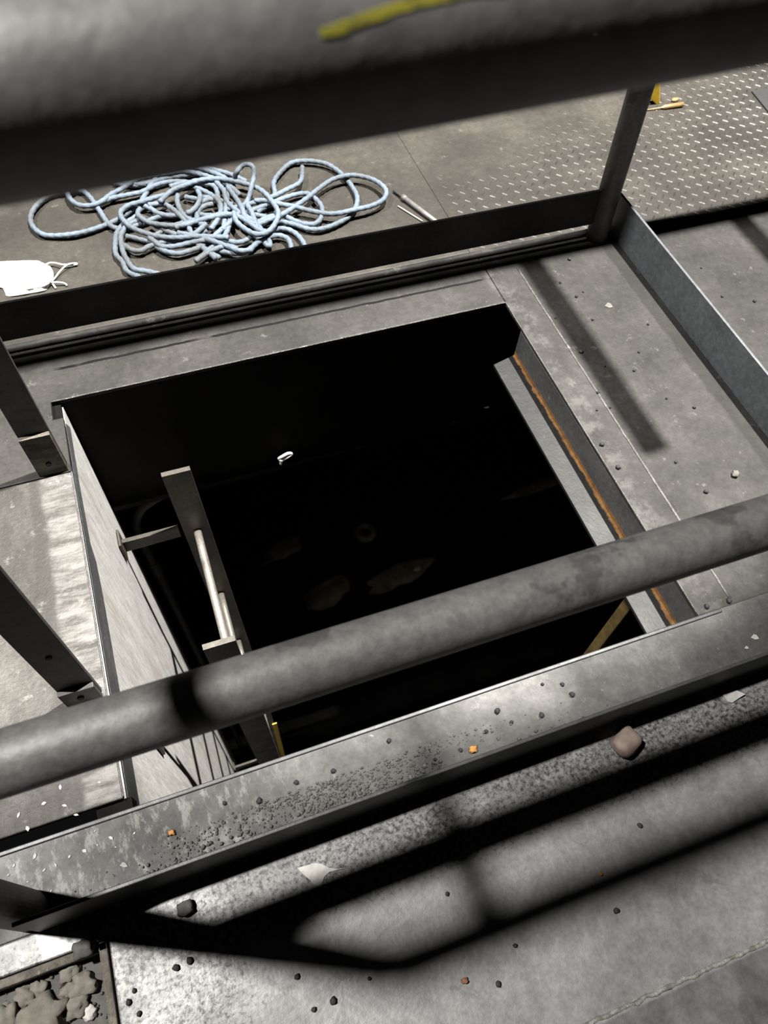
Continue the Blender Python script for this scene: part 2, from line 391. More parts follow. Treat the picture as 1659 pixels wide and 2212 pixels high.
# shaft: walls and bottom
ZB = -3.4
bm = B(); box(bm, -.29, -.251, -.6, 1.222, ZB, -.022); structure('wall_left', bm, M['wall'])
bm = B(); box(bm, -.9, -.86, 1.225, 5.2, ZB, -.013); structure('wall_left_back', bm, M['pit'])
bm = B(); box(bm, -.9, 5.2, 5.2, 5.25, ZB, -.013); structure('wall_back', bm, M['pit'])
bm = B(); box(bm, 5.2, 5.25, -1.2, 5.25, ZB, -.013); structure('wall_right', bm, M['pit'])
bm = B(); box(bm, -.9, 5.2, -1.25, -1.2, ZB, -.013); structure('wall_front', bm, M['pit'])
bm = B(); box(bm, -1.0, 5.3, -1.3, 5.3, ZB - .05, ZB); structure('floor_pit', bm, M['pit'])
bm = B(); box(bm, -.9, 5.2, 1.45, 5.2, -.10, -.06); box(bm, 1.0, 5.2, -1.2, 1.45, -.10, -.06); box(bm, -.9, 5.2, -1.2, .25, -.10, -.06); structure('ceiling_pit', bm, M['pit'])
bm = B(); box(bm, -.30, -.2535, 1.1665, 1.2190, -.05, -.0128); structure('notch_dark_cap', bm, M['pit'])  # dark cap added over the pale wall top to keep the notch black
bm = B(); box(bm, -.30, -.2445, .25, .3535, -.05, -.0125); structure('slot_dark_cap', bm, M['pit'])  # dark cap added so the slot by the near strip stays black
# worn bright arrises of the opening
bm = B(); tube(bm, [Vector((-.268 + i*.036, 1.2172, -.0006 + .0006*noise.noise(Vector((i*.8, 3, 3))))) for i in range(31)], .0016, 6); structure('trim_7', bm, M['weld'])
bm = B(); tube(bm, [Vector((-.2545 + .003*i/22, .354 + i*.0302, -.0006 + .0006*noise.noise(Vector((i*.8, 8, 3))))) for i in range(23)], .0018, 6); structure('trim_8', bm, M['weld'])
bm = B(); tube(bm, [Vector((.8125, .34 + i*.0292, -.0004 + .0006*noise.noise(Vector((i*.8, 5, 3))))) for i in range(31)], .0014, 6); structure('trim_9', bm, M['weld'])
# corner recess at the lower left with rubble
bm = B(); box(bm, XL, -.300, YN, .170, -.034, -.030); structure('floor_recess', bm, M['greystone'])

# ------------------------------------------------------------------ steel of the opening
bm = B(); box(bm, -.9, .95, 1.2195, 1.232, -.42, -.013); box(bm, -.9, .95, 1.205, 1.30, -.44, -.42)
tag(obj('steel_beam', bm, M['beam'], origin=(0, 1.22, -.2), bevel=.002), 'dark steel beam spanning below the far edge of the floor opening', 'beam')
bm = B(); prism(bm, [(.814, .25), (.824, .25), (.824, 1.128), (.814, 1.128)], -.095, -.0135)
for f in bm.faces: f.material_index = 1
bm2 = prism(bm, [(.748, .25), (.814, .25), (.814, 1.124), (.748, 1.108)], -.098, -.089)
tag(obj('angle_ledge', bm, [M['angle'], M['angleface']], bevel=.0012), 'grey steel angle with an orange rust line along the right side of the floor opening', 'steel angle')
# flange strip under the left edge
bm = B()
lo = [(-.2508, .25), (-.2508, .90), (-.2508, 1.16)]
prof = [(.25, -.070), (.45, -.074), (.60, -.071), (.76, -.069), (.83, -.060), (.86, -.034), (1.0, -.026), (1.16, -.030)]
a = [bm.verts.new((-.2505, y, -.0125)) for y, z in prof]; b_ = [bm.verts.new((-.2505, y, z)) for y, z in prof]
c_ = [bm.verts.new((-.2492, y, -.0125)) for y, z in prof]; d_ = [bm.verts.new((-.2445, y, z)) for y, z in prof]
for i in range(len(prof) - 1):
    for q, w in ((a, b_), (b_, d_), (d_, c_), (c_, a)): bm.faces.new((q[i], q[i+1], w[i+1], w[i]))
bm.faces.new((a[0], b_[0], d_[0], c_[0])); bm.faces.new((a[-1], b_[-1], d_[-1], c_[-1]))
tag(obj('edge_flange', bm, M['flange'], bevel=.001), 'dark scuffed steel flange along the left edge of the floor opening', 'steel flange')
bm = B(); box(bm, .872, .902, .485, .515, ZB, -.105)
tag(obj('rusty_upright', bm, M['rust'], bevel=.003), 'thin rusty brown upright inside the dark shaft near its right corner', 'steel upright')

# ------------------------------------------------------------------ guardrail
RP = .028; ZT = 1.145; ZM = .625; YR = .238; YB = 1.376; XP = 1.151; XE = -.41; XQ = 1.69; XLB = -.286
gr = empty('guardrail', (XE, YR, 0), 'dark grey welded pipe guardrail with toe boards around the floor opening', 'guardrail')
def rail_z(x): return 1.1469 + .026 * x
RR = M['rail']
def rpart(name, bm, mat=RR, **kw): return obj(name, bm, mat, gr, **kw)
bm = B(); tube(bm, spline([(XE, YR, ZT - .12), (XE, YR, ZT - .05), (XE + .012, YR, ZT - .015), (XE + .05, YR, rail_z(XE + .05)), (XE + .2, YR, rail_z(XE + .2)), (XQ, YR, rail_z(XQ))], step=.02), RP, 40)
top = rpart('top_rail', bm, smooth=True)
bm = B(); pipe(bm, (XE, YR, ZM), (XQ, YR, ZM), RP, 40); rpart('mid_rail', bm, smooth=True)
bm = B(); tube(bm, [(XE, YR, .0), (XE, YR, .6), (XE, YR, ZT - .1)], RP, 32); rpart('post', bm, smooth=True)
bm = B(); tube(bm, [(XP, YB, .0), (XP - .021, YB, .5), (XP - .048, YB, ZT)], RP, 32); rpart('post', bm, smooth=True)
bm = B(); tube(bm, [(XQ, YR, .0), (XQ, YR, .5), (XQ, YR, ZT)], RP, 32); rpart('post', bm, smooth=True)
bm = B(); pipe(bm, (-1.3, YB, ZT), (2.6, YB, ZT), RP, 24); rpart('top_rail', bm, smooth=True)
bm = B(); pipe(bm, (XP, YB, ZM), (2.6, YB, ZM), RP, 24); rpart('mid_rail', bm, smooth=True)
bm = B(); pipe(bm, (XLB, YR, ZT), (XLB, 1.05, ZT), .019, 24); rpart('top_rail', bm, smooth=True)
bm = B(); pipe(bm, (XP, .82, ZT), (XP, YB, ZT), RP, 24); rpart('top_rail', bm, smooth=True)
bm = B(); pipe(bm, (XQ, YR, ZT), (XQ, YB, ZT), RP, 24); rpart('top_rail', bm, smooth=True)
# toe boards
bm = B(); box(bm, -.397, 1.19, .2035, .2095, .004, .112); rpart('toe_board', bm, M['toe'], bevel=.0012)
bm = B(); box(bm, -1.3, 1.135, 1.372, 1.3785, .049, .149); rpart('toe_board', bm, M['toefar'], bevel=.0012)
bm = B(); box(bm, 1.195, 1.2015, .20, 1.40, .0, .110); rpart('toe_board', bm, M['toeblue'], bevel=.0012)
# flat bar posts on the left, with bolted lower pieces
for (yy, xx, zt, mt) in ((1.027, -.2845, .118, M['flatrust']), (.528, -.288, .062, M['flat'])):
    bm = B(); box(bm, xx - .029, xx + .029, yy + .006, yy + .014, .006, ZT); p = rpart('flat_post', bm, M['flat'], bevel=.001)
    bm = B(); box(bm, xx - .0285, xx + .0285, yy - .004, yy + .0055, .0, zt); q = obj('base_plate', bm, mt, p, bevel=.001)
    q['label'] = 'flaking bolted lower plate'
    bm = B(); bmesh.ops.create_cone(bm, cap_ends=True, segments=14, radius1=.0055, radius2=.0055, depth=.004, matrix=Matrix.Translation((xx, yy - .0045, .034)) @ Matrix.Rotation(math.pi/2, 4, 'X'))
    obj('bolt_hole', bm, M['mat'], p)
    if zt < .1:
        bm = B(); bmesh.ops.create_cone(bm, cap_ends=True, segments=14, radius1=.005, radius2=.005, depth=.004, matrix=Matrix.Translation((xx, yy + .006, .19)) @ Matrix.Rotation(math.pi/2, 4, 'X'))
        obj('bolt_hole', bm, M['mat'], p)
# yellow marker stroke on the near top rail
def cyl_hit(px, py, r=RP):
    d = ray(px, py).normalized(); oy, oz = CAM.y - YR, CAM.z - rail_z(d.x / d.y * .21)
    a_ = d.y*d.y + d.z*d.z; b2 = 2*(oy*d.y + oz*d.z); c2 = oy*oy + oz*oz - r*r
    disc = b2*b2 - 4*a_*c2
    return CAM + d * ((-b2 - math.sqrt(max(0, disc))) / (2*a_))
bm = B(); rows = []
path = [(690, 72), (730, 62), (775, 44), (820, 30), (870, 12), (920, 0), (970, -10), (1030, -20), (1100, -26)]
pp = spline([Vector((x, y, 0)) for x, y in path], n=8)
for j, q in enumerate(pp):
    hw = 12 * (1 + .45*noise.noise(Vector((j*.35, 0, 0)))) * min(1, (j + 2) / 6)
    row = []
    for s in (-1, -.5, 0, .5, 1):
        h = cyl_hit(q.x + s*hw*.25 + 3*noise.noise(Vector((j*.6, s, 2))), q.y + s*hw)
        n_ = Vector((0, h.y - YR, h.z - rail_z(h.x))).normalized(); row.append(bm.verts.new(h + n_*.0004))
    rows.append(row)
for j in range(len(rows) - 1):
    for s in range(4): bm.faces.new((rows[j][s], rows[j+1][s], rows[j+1][s+1], rows[j][s+1]))
bmesh.ops.solidify(bm, geom=bm.faces[:], thickness=.0003)
pm = obj('paint_mark', bm, M['ymark'], top, smooth=True); pm['label'] = 'yellow marker stroke on the pipe'

# ------------------------------------------------------------------ ladder
ld = empty('access_ladder', (-.06, .88, ZB), 'dark steel ladder with round rungs going down the left side of the shaft', 'ladder')
def lx(z): return -.0605 + min(1.6, -.2 - z) * .022
def stringer(y0, y1, z_top):
    bm = B(); zz = [z_top, -1.0, -1.8, ZB]
    for i in range(3):
        hexa(bm, [(lx(zz[i+1]) - .034, y0, zz[i+1]), (lx(zz[i+1]) + .034, y0, zz[i+1]), (lx(zz[i+1]) + .034, y1, zz[i+1]), (lx(zz[i+1]) - .034, y1, zz[i+1])],
                 [(lx(zz[i]) - .034, y0, zz[i]), (lx(zz[i]) + .034, y0, zz[i]), (lx(zz[i]) + .034, y1, zz[i]), (lx(zz[i]) - .034, y1, zz[i])])
    return bm
obj('stringer', stringer(1.100, 1.1125, -.2), M['ladder'], ld)
obj('stringer', stringer(.645, .6575, -.2), M['ladder'], ld)
for i in range(8):
    z = -.47 - .385*i; bm = B(); pipe(bm, (lx(z), .6575, z), (lx(z), 1.100, z), .0105, 14); obj('rung', bm, M['rung'], ld, smooth=True)
for y0, y1, zz, xe in ((1.106, 1.106, -.455, -.098), (.572, .644, -.43, -.085), (1.106, 1.106, -2.86, -.045)):
    bm = B(); hexa(bm, [(-.249, y0 - .006, zz - .026), (xe, y1 - .006, zz - .022), (xe, y1 + .006, zz - .022), (-.249, y0 + .006, zz - .026)],
                       [(-.249, y0 - .006, zz + .022), (xe, y1 - .006, zz + .022), (xe, y1 + .006, zz + .022), (-.249, y0 + .006, zz + .022)])
    box(bm, -.249, -.243, y0 - .03, y0 + .02, zz - .03, zz + .05)
    obj('wall_bracket', bm, M['ladder'], ld, bevel=.0015)
bm = B(); box(bm, .0, .022, 1.094, 1.0995, -3.3, -2.3); pb = obj('paint_band', bm, M['yellow'], ld); pb['label'] = 'faded yellow edge low on the far stringer'

# conduit behind the ladder
bm = B(); tube(bm, spline([(-.205, 1.30, ZB), (-.212, 1.30, -2.2), (-.222, 1.30, -1.3), (-.232, 1.30, -.86), (-.235, 1.30, -.72), (-.222, 1.30, -.64), (-.19, 1.30, -.585), (-.15, 1.30, -.56), (-.09, 1.31, -.55), (.05, 1.34, -.56)], step=.03), .014, 14)
cn = empty('conduit', (-.22, 1.30, ZB), 'thin grey conduit bending behind the ladder in the shaft corner', 'conduit')
obj('conduit_tube', bm, M['pipe'], cn, smooth=True)
bm = B(); tube(bm, [(-.2305, 1.30, -.90), (-.2285, 1.30, -.97)], .019, 14); obj('coupling', bm, M['pipe'], cn, smooth=True)

# ------------------------------------------------------------------ things at the shaft bottom
def onpit(name, px, py, rx, ry, rz, seed, mat, label, cat, group=None, rot=0, z=ZB):
    p = at(px, py, z); bm = B(); lump(bm, (p.x, p.y, z + rz*.35), rx, ry, rz, seed, .5, 3, rot)
    return tag(obj(name, bm, mat, origin=(p.x, p.y, z), smooth=True), label, cat, group)
onpit('spill_heap', 708, 1285, .17, .09, .05, 3, M['pitpale'], 'pale brown heap of spill nearest the mid rail at the shaft bottom', 'spill heap', rot=.2)
onpit('spill_heap', 862, 1243, .22, .085, .045, 8, M['pitpale'], 'long pale heap of spill with a white scrap on it in the shaft', 'spill heap', rot=.15)
onpit('spill_heap', 610, 1188, .15, .07, .04, 5, M['pitpale'], 'faint grey heap of spill beside the ladder deep in the shaft', 'spill heap', rot=.25)
onpit('spill_heap', 1155, 1055, .25, .05, .04, 6, M['pitpale'], 'faint narrow heap of spill under the right ledge deep in the shaft', 'spill heap', rot=.1)
bm = B(); p = at(903, 1228, ZB + .06); lump(bm, p, .030, .022, .012, 4, .8, 2)
tag(obj('white_scrap', bm, M['white'], origin=p, smooth=True), 'small white scrap lying on the long pale heap in the shaft', 'scrap')
p = at(790, 1150, ZB + .02); bm = B(); tube(bm, [p + Vector((.055*math.cos(a_), .055*math.sin(a_), 0)) for a_ in [i*math.pi/16 for i in range(32)]], .026, 10, closed=True)
tag(obj('pipe_flange', bm, M['pitpale'], origin=p, smooth=True), 'dim round ring lying on the bottom of the dark shaft', 'ring')
# knotted white scrap on the beam flange
bm = B(); p = aty(612, 986, 1.203); p2 = p
tube(bm, spline([p + Vector(v) for v in ((-.014, -.004, .000), (-.004, -.008, .012), (.012, -.006, .016), (.022, -.004, .008), (.010, -.008, .004), (-.006, -.008, -.004), (-.010, -.006, -.022))], n=5), .0045, 8)
lump(bm, p + Vector((-.008, -.008, -.003)), .007, .006, .007, 2)
tag(obj('tie_scrap', bm, M['white'], origin=p, smooth=True), 'knotted white tie scrap caught on the bottom flange of the dark beam', 'scrap')
bm = B(); p = aty(1052, 880, 1.203); lump(bm, p, .009, .004, .003, 2, .5); 
tag(obj('tie_scrap', bm, M['greystone'], origin=p, smooth=True), 'tiny pale scrap at the right end of the dark beam flange', 'scrap')

# ------------------------------------------------------------------ blue rope
def rp(ox, oy, sc, pts, z0=.009, dz=.0):
    out = []
    for i, q in enumerate(pts):
        zz = z0 + (q[2] if len(q) > 2 else 0) + .006 * (noise.noise(Vector((ox + i*.7, z0*200, 1))) + .4)
        out.append(at(ox + q[0]*sc, oy + q[1]*sc, max(.008, zz)))
    return out
A_ = (60, 320, 400/1659); C_ = (400, 320, 460/1659)
paths = [
 rp(*A_, [(510,385),(430,375),(345,385),(200,420),(90,500),(30,600),(40,690),(110,760),(200,785),(380,775),(550,740),(720,680),(830,625),(920,560),(1000,500),(1050,420),(1100,330),(1180,250),(1290,195),(1420,170),(1530,165),(1680,195),(1830,240),(1960,300)], .010),
 rp(*A_, [(470,315),(420,345),(370,345),(355,400),(390,465),(460,510),(560,515),(660,480),(740,420),(830,370),(930,305),(1000,270),(1120,245),(1250,225),(1400,205),(1530,230),(1659,270),(1800,330),(1900,420)], .018),
 rp(*A_, [(390,360),(430,368),(500,385),(550,430),(590,480),(650,570),(710,660),(770,710),(850,725),(950,700),(1060,660),(1200,610),(1350,600),(1500,610),(1650,600)], .010),
 rp(*A_, [(690,285),(740,280),(850,305),(960,325),(1080,312),(1250,265),(1400,245),(1560,215),(1700,225)], .010),
 rp(*A_, [(770,310),(860,330),(960,335),(1060,320)], .009),
 rp(*A_, [(640,500),(750,450),(900,420),(1030,390),(1150,330),(1300,300),(1480,310),(1640,330),(1780,380)], .012),
 rp(*A_, [(990,600),(930,640),(850,690),(800,760),(785,850),(790,950),(850,1020),(880,1090),(930,1125),(1010,1160)], .010),
 rp(*A_, [(1010,640),(900,690),(845,760),(835,820),(855,930),(890,1000),(930,1060),(970,1088),(1090,1108),(1250,1150),(1400,1200)], .016),
 rp(*A_, [(1659,285),(1500,295),(1400,345),(1290,405),(1150,440),(1020,480),(900,515),(835,570),(840,620),(870,660),(930,710),(1050,760),(1200,795),(1350,802),(1500,790),(1659,795),(1800,800)], .026),
 rp(*A_, [(1010,540),(985,590),(1030,635),(1100,670),(1250,692),(1400,690),(1500,660),(1600,630),(1750,600),(1900,590)], .030),
 rp(*A_, [(880,790),(940,800),(1060,830),(1190,850),(1340,830),(1500,800),(1659,830),(1790,870),(1880,900)], .010),
 rp(*A_, [(870,870),(930,910),(1010,920),(1090,880),(1190,850),(1340,810),(1480,790),(1600,740)], .014),
 rp(*A_, [(1090,800),(1140,840),(1200,880),(1320,880),(1450,850),(1550,830),(1640,810)], .020),
 rp(*A_, [(1150,880),(1220,920),(1340,945),(1450,920),(1540,890),(1600,850)], .012),
 rp(*A_, [(1520,870),(1600,910),(1659,950),(1720,985)], .012),
 rp(*A_, [(1500,1010),(1570,960),(1640,900),(1720,850)], .016),
 rp(*A_, [(1000,500),(1100,540),(1160,580),(1260,605),(1380,600),(1500,590),(1640,610)], .016),
 rp(*A_, [(1080,510),(1210,500),(1290,540),(1360,600),(1410,650),(1440,690)], .022),
 rp(*A_, [(1345,420),(1340,480),(1370,560),(1420,620),(1500,660),(1580,690)], .024),
 rp(*A_, [(1520,380),(1545,430),(1520,510),(1460,570),(1420,580)], .030),
 rp(*A_, [(1659,500),(1580,520),(1525,570),(1515,640)], .020),
 rp(*A_, [(1100,670),(1200,720),(1320,770),(1420,790)], .018),
 rp(*A_, [(1150,780),(1230,730),(1330,690),(1460,650),(1600,640)], .014),
 rp(*C_, [(-160,180),(-60,150),(40,145),(130,160),(230,195),(320,240),(380,300)], .020),
 rp(*C_, [(-200,420),(-100,330),(0,290),(60,268),(150,245),(280,240),(420,265),(540,300),(620,350),(680,420),(722,490),(715,560),(660,640),(590,670),(520,660),(440,610),(395,560),(380,500)], .034),
 rp(*C_, [(300,640),(310,540),(320,440),(340,330),(380,250,.01),(400,190,.035),(440,140,.05),(490,125,.055),(530,150,.05),(535,220,.035),(515,310,.02),(490,400),(440,470),(380,520)], .020),
 rp(*C_, [(600,420),(695,370),(690,270),(740,190),(830,115),(960,100),(1090,120),(1180,170),(1250,235),(1300,300),(1340,380),(1330,460),(1280,530),(1180,590),(1060,630),(960,630),(850,595),(740,570),(620,535),(500,510),(400,470)], .011),
 rp(*C_, [(912,145),(912,200),(905,245),(880,280),(800,320),(700,370),(600,405),(520,430),(430,450),(330,480)], .020),
 rp(*C_, [(560,600),(650,560),(750,520),(850,460),(950,390),(1050,310),(1150,245),(1280,212),(1400,225),(1500,265),(1565,330),(1545,400),(1450,450),(1320,480),(1200,507),(1100,510),(960,485),(850,455),(760,440),(640,410),(540,410)], .024),
 rp(*C_, [(480,500),(590,460),(720,410),(850,365),(950,355),(1015,395),(1065,460),(1060,540),(1010,590),(930,590),(850,565),(780,530),(700,500)], .015),
 rp(*C_, [(560,720),(680,640),(780,630),(860,665),(920,735),(960,830)], .010),
 rp(*C_, [(500,800),(560,740),(640,700),(720,680),(790,700),(820,745),(835,840)], .016),
 rp(*C_, [(-80,620),(0,590),(120,560),(250,520),(340,515),(430,540),(510,590),(580,640),(640,650)], .030),
 rp(*C_, [(100,745),(180,810),(240,860)], .014), rp(*C_, [(80,880),(170,820),(250,780),(330,760)], .020),
 rp(*C_, [(0,690),(150,695),(280,710),(400,735),(480,715),(520,680)], .018),
 rp(*C_, [(-60,660),(100,690),(220,725),(330,765),(430,800),(520,790)], .024),
 rp(*C_, [(230,800),(320,810),(400,820),(470,810),(540,755),(590,700),(650,650)], .012),
 rp(*C_, [(610,720),(640,760),(665,760),(650,710)], .012),
 rp(*C_, [(60,300),(160,340),(250,400),(280,470),(250,560),(200,630)], .022),
 rp(*C_, [(240,260),(300,330),(330,420),(420,500),(520,560),(600,640)], .026),
 rp(*C_, [(330,300),(390,380),(440,460),(470,540),(540,600)], .030),
 rp(*C_, [(90,520),(110,440),(190,400),(280,410),(370,440)], .018),
 rp(*C_, [(480,440),(520,500),(550,590),(580,650)], .026),
 rp(*C_, [(350,560),(330,640),(300,700)], .016), rp(*C_, [(30,620),(60,670),(110,640),(160,590)], .024),
 rp(*C_, [(560,500),(640,450),(720,440)], .010), rp(*C_, [(560,580),(680,530),(760,525)], .018),
 rp(*C_, [(210,700),(290,630),(370,560),(400,500)], .020), rp(*C_, [(0,380),(90,395),(170,385),(250,420)], .014), rp(*C_, [(-120,300),(0,270),(130,275),(230,300),(260,400),(275,470)], .020),
]
rc = at(440, 470)
bm = B()
for q in paths: tube(bm, spline(q, step=.0045), .0066, 10, lobes=3, twist=2*math.pi/.020/1, amp=.10)
rope = tag(obj('rope', bm, M['rope'], origin=(rc.x, rc.y, 0), smooth=True), 'tangled pile of light blue twisted rope lying behind the far toe board', 'rope')
bm = B(); kn = at(150, 405, .02)
tube(bm, spline([kn + Vector(v) for v in ((-.02, -.01, 0), (-.008, .012, .008), (.014, .010, .010), (.012, -.010, .004), (-.010, -.006, .012), (.004, .014, .016), (.026, .022, .012), (.034, .03, .006))], step=.004), .0066, 10, lobes=3, twist=314, amp=.1)
obj('rope_knot', bm, M['rope'], rope, smooth=True)

# ------------------------------------------------------------------ face mask
Am = (0, 540, 200/1659)
def mp(x, y, z=.0): return at(Am[0] + x*Am[2], Am[1] + y*Am[2], z)
mc = mp(450, 500)
fm = empty('face_mask', (mc.x, mc.y, 0), 'crumpled white disposable face mask lying left of the blue rope', 'face mask')
bm = B(); N1, N2 = 26, 14; gridv = []
ctop = [(-260, 250), (10, 205), (350, 190), (640, 185), (740, 215), (850, 265), (900, 290)]
cbot = [(-200, 760), (20, 670), (90, 760), (150, 830), (500, 780), (830, 712), (905, 590)]
tp = spline([Vector((x, y, 0)) for x, y in ctop], n=6); bp = spline([Vector((x, y, 0)) for x, y in cbot], n=6)
for i in range(N1 + 1):
    ia = i * (len(tp) - 1) / N1; a_, b2 = tp[int(ia)], bp[int(ia)]; row = []
    for j in range(N2 + 1):
        t = j / N2; q = a_.lerp(b2, t); q.x += 60 * math.sin(math.pi * t) * (i / N1) ** 4
        e = min(1, 4*min(t, 1-t)) * min(1, 6*min(i/N1, 1-i/N1) + .2)
        z = .003 + .012 * e + .0045 * noise.noise(Vector((q.x*.006, q.y*.011, 0))) + .002 * math.sin((t*3 + .2*noise.noise(Vector((q.x*.004, 0, 7))))*2*math.pi)
        row.append(bm.verts.new(mp(q.x, q.y, max(.002, z))))
    gridv.append(row)
for i in range(N1):
    for j in range(N2): bm.faces.new((gridv[i][j], gridv[i][j+1], gridv[i+1][j+1], gridv[i+1][j]))
bmesh.ops.solidify(bm, geom=bm.faces[:], thickness=.0012)
obj('mask_cloth', bm, M['mask'], fm, smooth=True)
for pts in ([(830, 255, .012), (900, 230, .01), (1000, 235, .012), (1120, 262, .012), (1240, 265, .008), (1350, 262, .006), (1375, 255, .006), (1370, 240, .007), (1270, 245, .012), (1190, 275, .014), (1110, 345, .012), (1050, 410, .010), (1010, 470, .008), (975, 510, .006), (930, 560, .006)],
            [(880, 590, .008), (950, 580, .009), (1040, 580, .01), (1130, 590, .008), (1185, 615, .005), (1195, 640, .004)], [(945, 610, .006), (975, 650, .005), (1000, 685, .004)]):
    bm = B(); tube(bm, spline([mp(x, y, z) for x, y, z in pts], n=5), .0021, 8); obj('ear_loop', bm, M['mask'], fm, smooth=True)

# ------------------------------------------------------------------ things on the far deck
Ar = (820, 380, 160/1659)
def rr_(x, y, z=0.0): return at(Ar[0] + x*Ar[2], Ar[1] + y*Ar[2], z)
a_, b_ = rr_(530, 480, .008), rr_(1130, 930, .008); b2 = a_ + (b_ - a_) * 1.6
b2.y = max(b2.y, 1.42)
rod = empty('steel_rod', (a_.x, a_.y, 0), 'grey steel rod with a dark tip lying right of the blue rope', 'rod')
bm = B(); tube(bm, [a_, a_.lerp(b2, .5), b2], .0068, 16); obj('shaft', bm, M['rail'], rod, smooth=True)
bm = B(); t0 = rr_(310, 330, .006); tube(bm, [t0, a_.lerp(t0, .35), a_], .0035, 10); obj('tip', bm, M['mat'], rod, smooth=True)
bm = B(); dv = (b2 - a_).normalized(); tube(bm, [a_ - dv*.002, a_ + dv*.012], .0085, 16); obj('collar', bm, M['rail'], rod, smooth=True)
a_, b_ = rr_(410, 675, .003), rr_(910, 985, .003)
bm = B(); tube(bm, [a_, a_.lerp(b_, .5), b_ + (b_ - a_)*.1], .0022, 8)
tag(obj('thin_rod', bm, M['paper'], origin=a_, smooth=True), 'thin pale rod lying just left of the grey steel rod', 'rod')
Ay = (1300, 130, 359/1659)
def yy_(x, y, z=0.0): return at(Ay[0] + x*Ay[2], Ay[1] + y*Ay[2], z)
p = yy_(550, 440)
def vert(px, py, y): return aty(Ay[0] + px*Ay[2], Ay[1] + py*Ay[2], y)
fr = [(545, 445), (580, 435), (580, 300), (582, 200), (560, 100), (520, 60), (505, 200), (480, 380)]
bm = B(); f1 = [vert(x, y, p.y) for x, y in fr]; f2 = [q + Vector((.004, .02, 0)) for q in f1]; hexa(bm, f1, f2)
tag(obj('yellow_bracket', bm, M['yellow'], origin=(p.x, p.y, 0), bevel=.002), 'bright yellow tapered bracket standing behind the far corner post', 'bracket')
a_, b_ = yy_(440, 498, .004), yy_(810, 440, .008)
bm = B(); tube(bm, [a_, a_.lerp(b_, .4), a_.lerp(b_, .5), b_], .007, 10, rfun=lambda t, r: r*(.25 if t < .4 else 1))
tag(obj('brass_rod', bm, M['brass'], origin=a_, smooth=True), 'short brown pointed rod lying beside the yellow bracket', 'rod')
bm = B(); q = yy_(730, 395, .004); lump(bm, q, .014, .008, .006, 3, .4)
tag(obj('tan_chip', bm, M['brass'], origin=q, smooth=True), 'small tan chip lying between the yellow bracket and the brown rod', 'chip')
q0, q1, q3 = yy_(1490, 320), yy_(1659, 300), yy_(1659, 480)
bm = B(); dx = (q1 - q0); dy = (q3 - q0); prism(bm, [(q0.x, q0.y), (q0.x + .5, q0.y + .01), (q0.x + .47, q0.y - .2), (q0.x - .03, q0.y - .2)], .0, .005)
tag(obj('rubber_mat', bm, M['mat'], bevel=.001), 'black rubber mat at the right edge of the checker plate', 'mat')

# ------------------------------------------------------------------ stones, scraps and crumbs on the plates
def stone(name, px, py, r, mat, label, cat, seed, rough=.25, z=0.0, flat=.8, bx=.5, rot=0, group=None):
    p = at(px, py, z + r*flat*.8); bm = B(); lump(bm, (p.x, p.y, z + r*flat*.86), r*1.12, r*.95, r*flat, seed, rough, 3, rot, bx)
    return tag(obj(name, bm, mat, origin=(p.x, p.y, z), smooth=True), label, cat, group)
stone('red_stone', 1353, 1605, .0215, M['redstone'], 'rounded reddish brown stone lying just outside the near toe board', 'stone', 3, .12, rot=.4, bx=.5)
stone('grey_stone', 400, 1962, .0105, M['greystone'], 'grey pebble in the shade of the near toe board beside the coal dust', 'stone', 5)
stone('grey_stone', 180, 2050, .0125, M['greystone'], 'grey pebble beside the left end of the near toe board', 'stone', 9, .3)
stone('pale_pebble', 1588, 1024, .0070, M['dull'], 'whitish pebble on the right strip above the mid rail', 'stone', 2, .3, rot=.8)
stone('orange_crumb', 1022, 1619, .0055, M['orange'], 'orange chip on the near strip close to the toe board edge', 'chip', 4, .5)
stone('orange_crumb', 371, 1799, .0042, M['orange'], 'orange crumb on the near strip above the grit', 'chip', 6, .5)
stone('brown_crumb', 1004, 2119, .0042, M['brown'], 'rust brown crumb on the near deck at the bottom of the photo', 'chip', 7, .5)
stone('yellow_crumb', 1296, 1888, .0030, M['orange'], 'tiny yellow crumb on the near deck below the mid rail shadow', 'chip', 8, .5)
# white paint flake and folded scrap
def flake(name, pts, o, sc, mat, label, cat, th=.0015, lift=0.0):
    bm = B(); P = [at(o[0] + x*sc, o[1] + y*sc) for x, y in pts]; prism(bm, [(q.x, q.y) for q in P], .0003, .0003 + th)
    c0 = sum((Vector(q) for q in P), Vector()) / len(P)
    if lift:
        for v in bm.verts:
            v.co.z += lift * max(0, (v.co.x - c0.x)) * 10 * .1
    return tag(obj(name, bm, mat, origin=(c0.x, c0.y, 0)), label, cat)
flake('white_flake', [(200, 240), (320, 205), (370, 215), (420, 240), (480, 245), (545, 238), (480, 252), (420, 268), (385, 300), (370, 345), (372, 382), (350, 370), (310, 355), (290, 325), (240, 285)], (580, 1800), 520/1659, M['white'], 'bright white paint flake on the near deck outside the toe board', 'paint flake')
flake('paper_scrap', [(1256, 900), (1300, 890), (1370, 868), (1440, 905), (1390, 935), (1340, 970), (1300, 962)], (1250, 1280), 409/1659, M['paper'], 'small folded grey paper scrap outside the toe board at right', 'scrap', .003, .3)
for i, (px, py, s, lab) in enumerate(((1630, 1376, 9, 'thin white splinter on the right end of the near strip'), (1612, 1399, 5, 'small white speck beside the splinter on the near strip'), (1315, 660, 9, 'pale flaked patch on the far end of the right strip'), (268, 1868, 9, 'white chip on the near strip left of the grit'))):
    flake('white_chip', [(-s, 2), (-s*.3, -s*.6), (s*.4, -s*.4), (s, s*.5), (s*.1, s*.7)], (px, py), 1.0, M['dull'] if i == 2 else M['paper'], lab, 'chip')
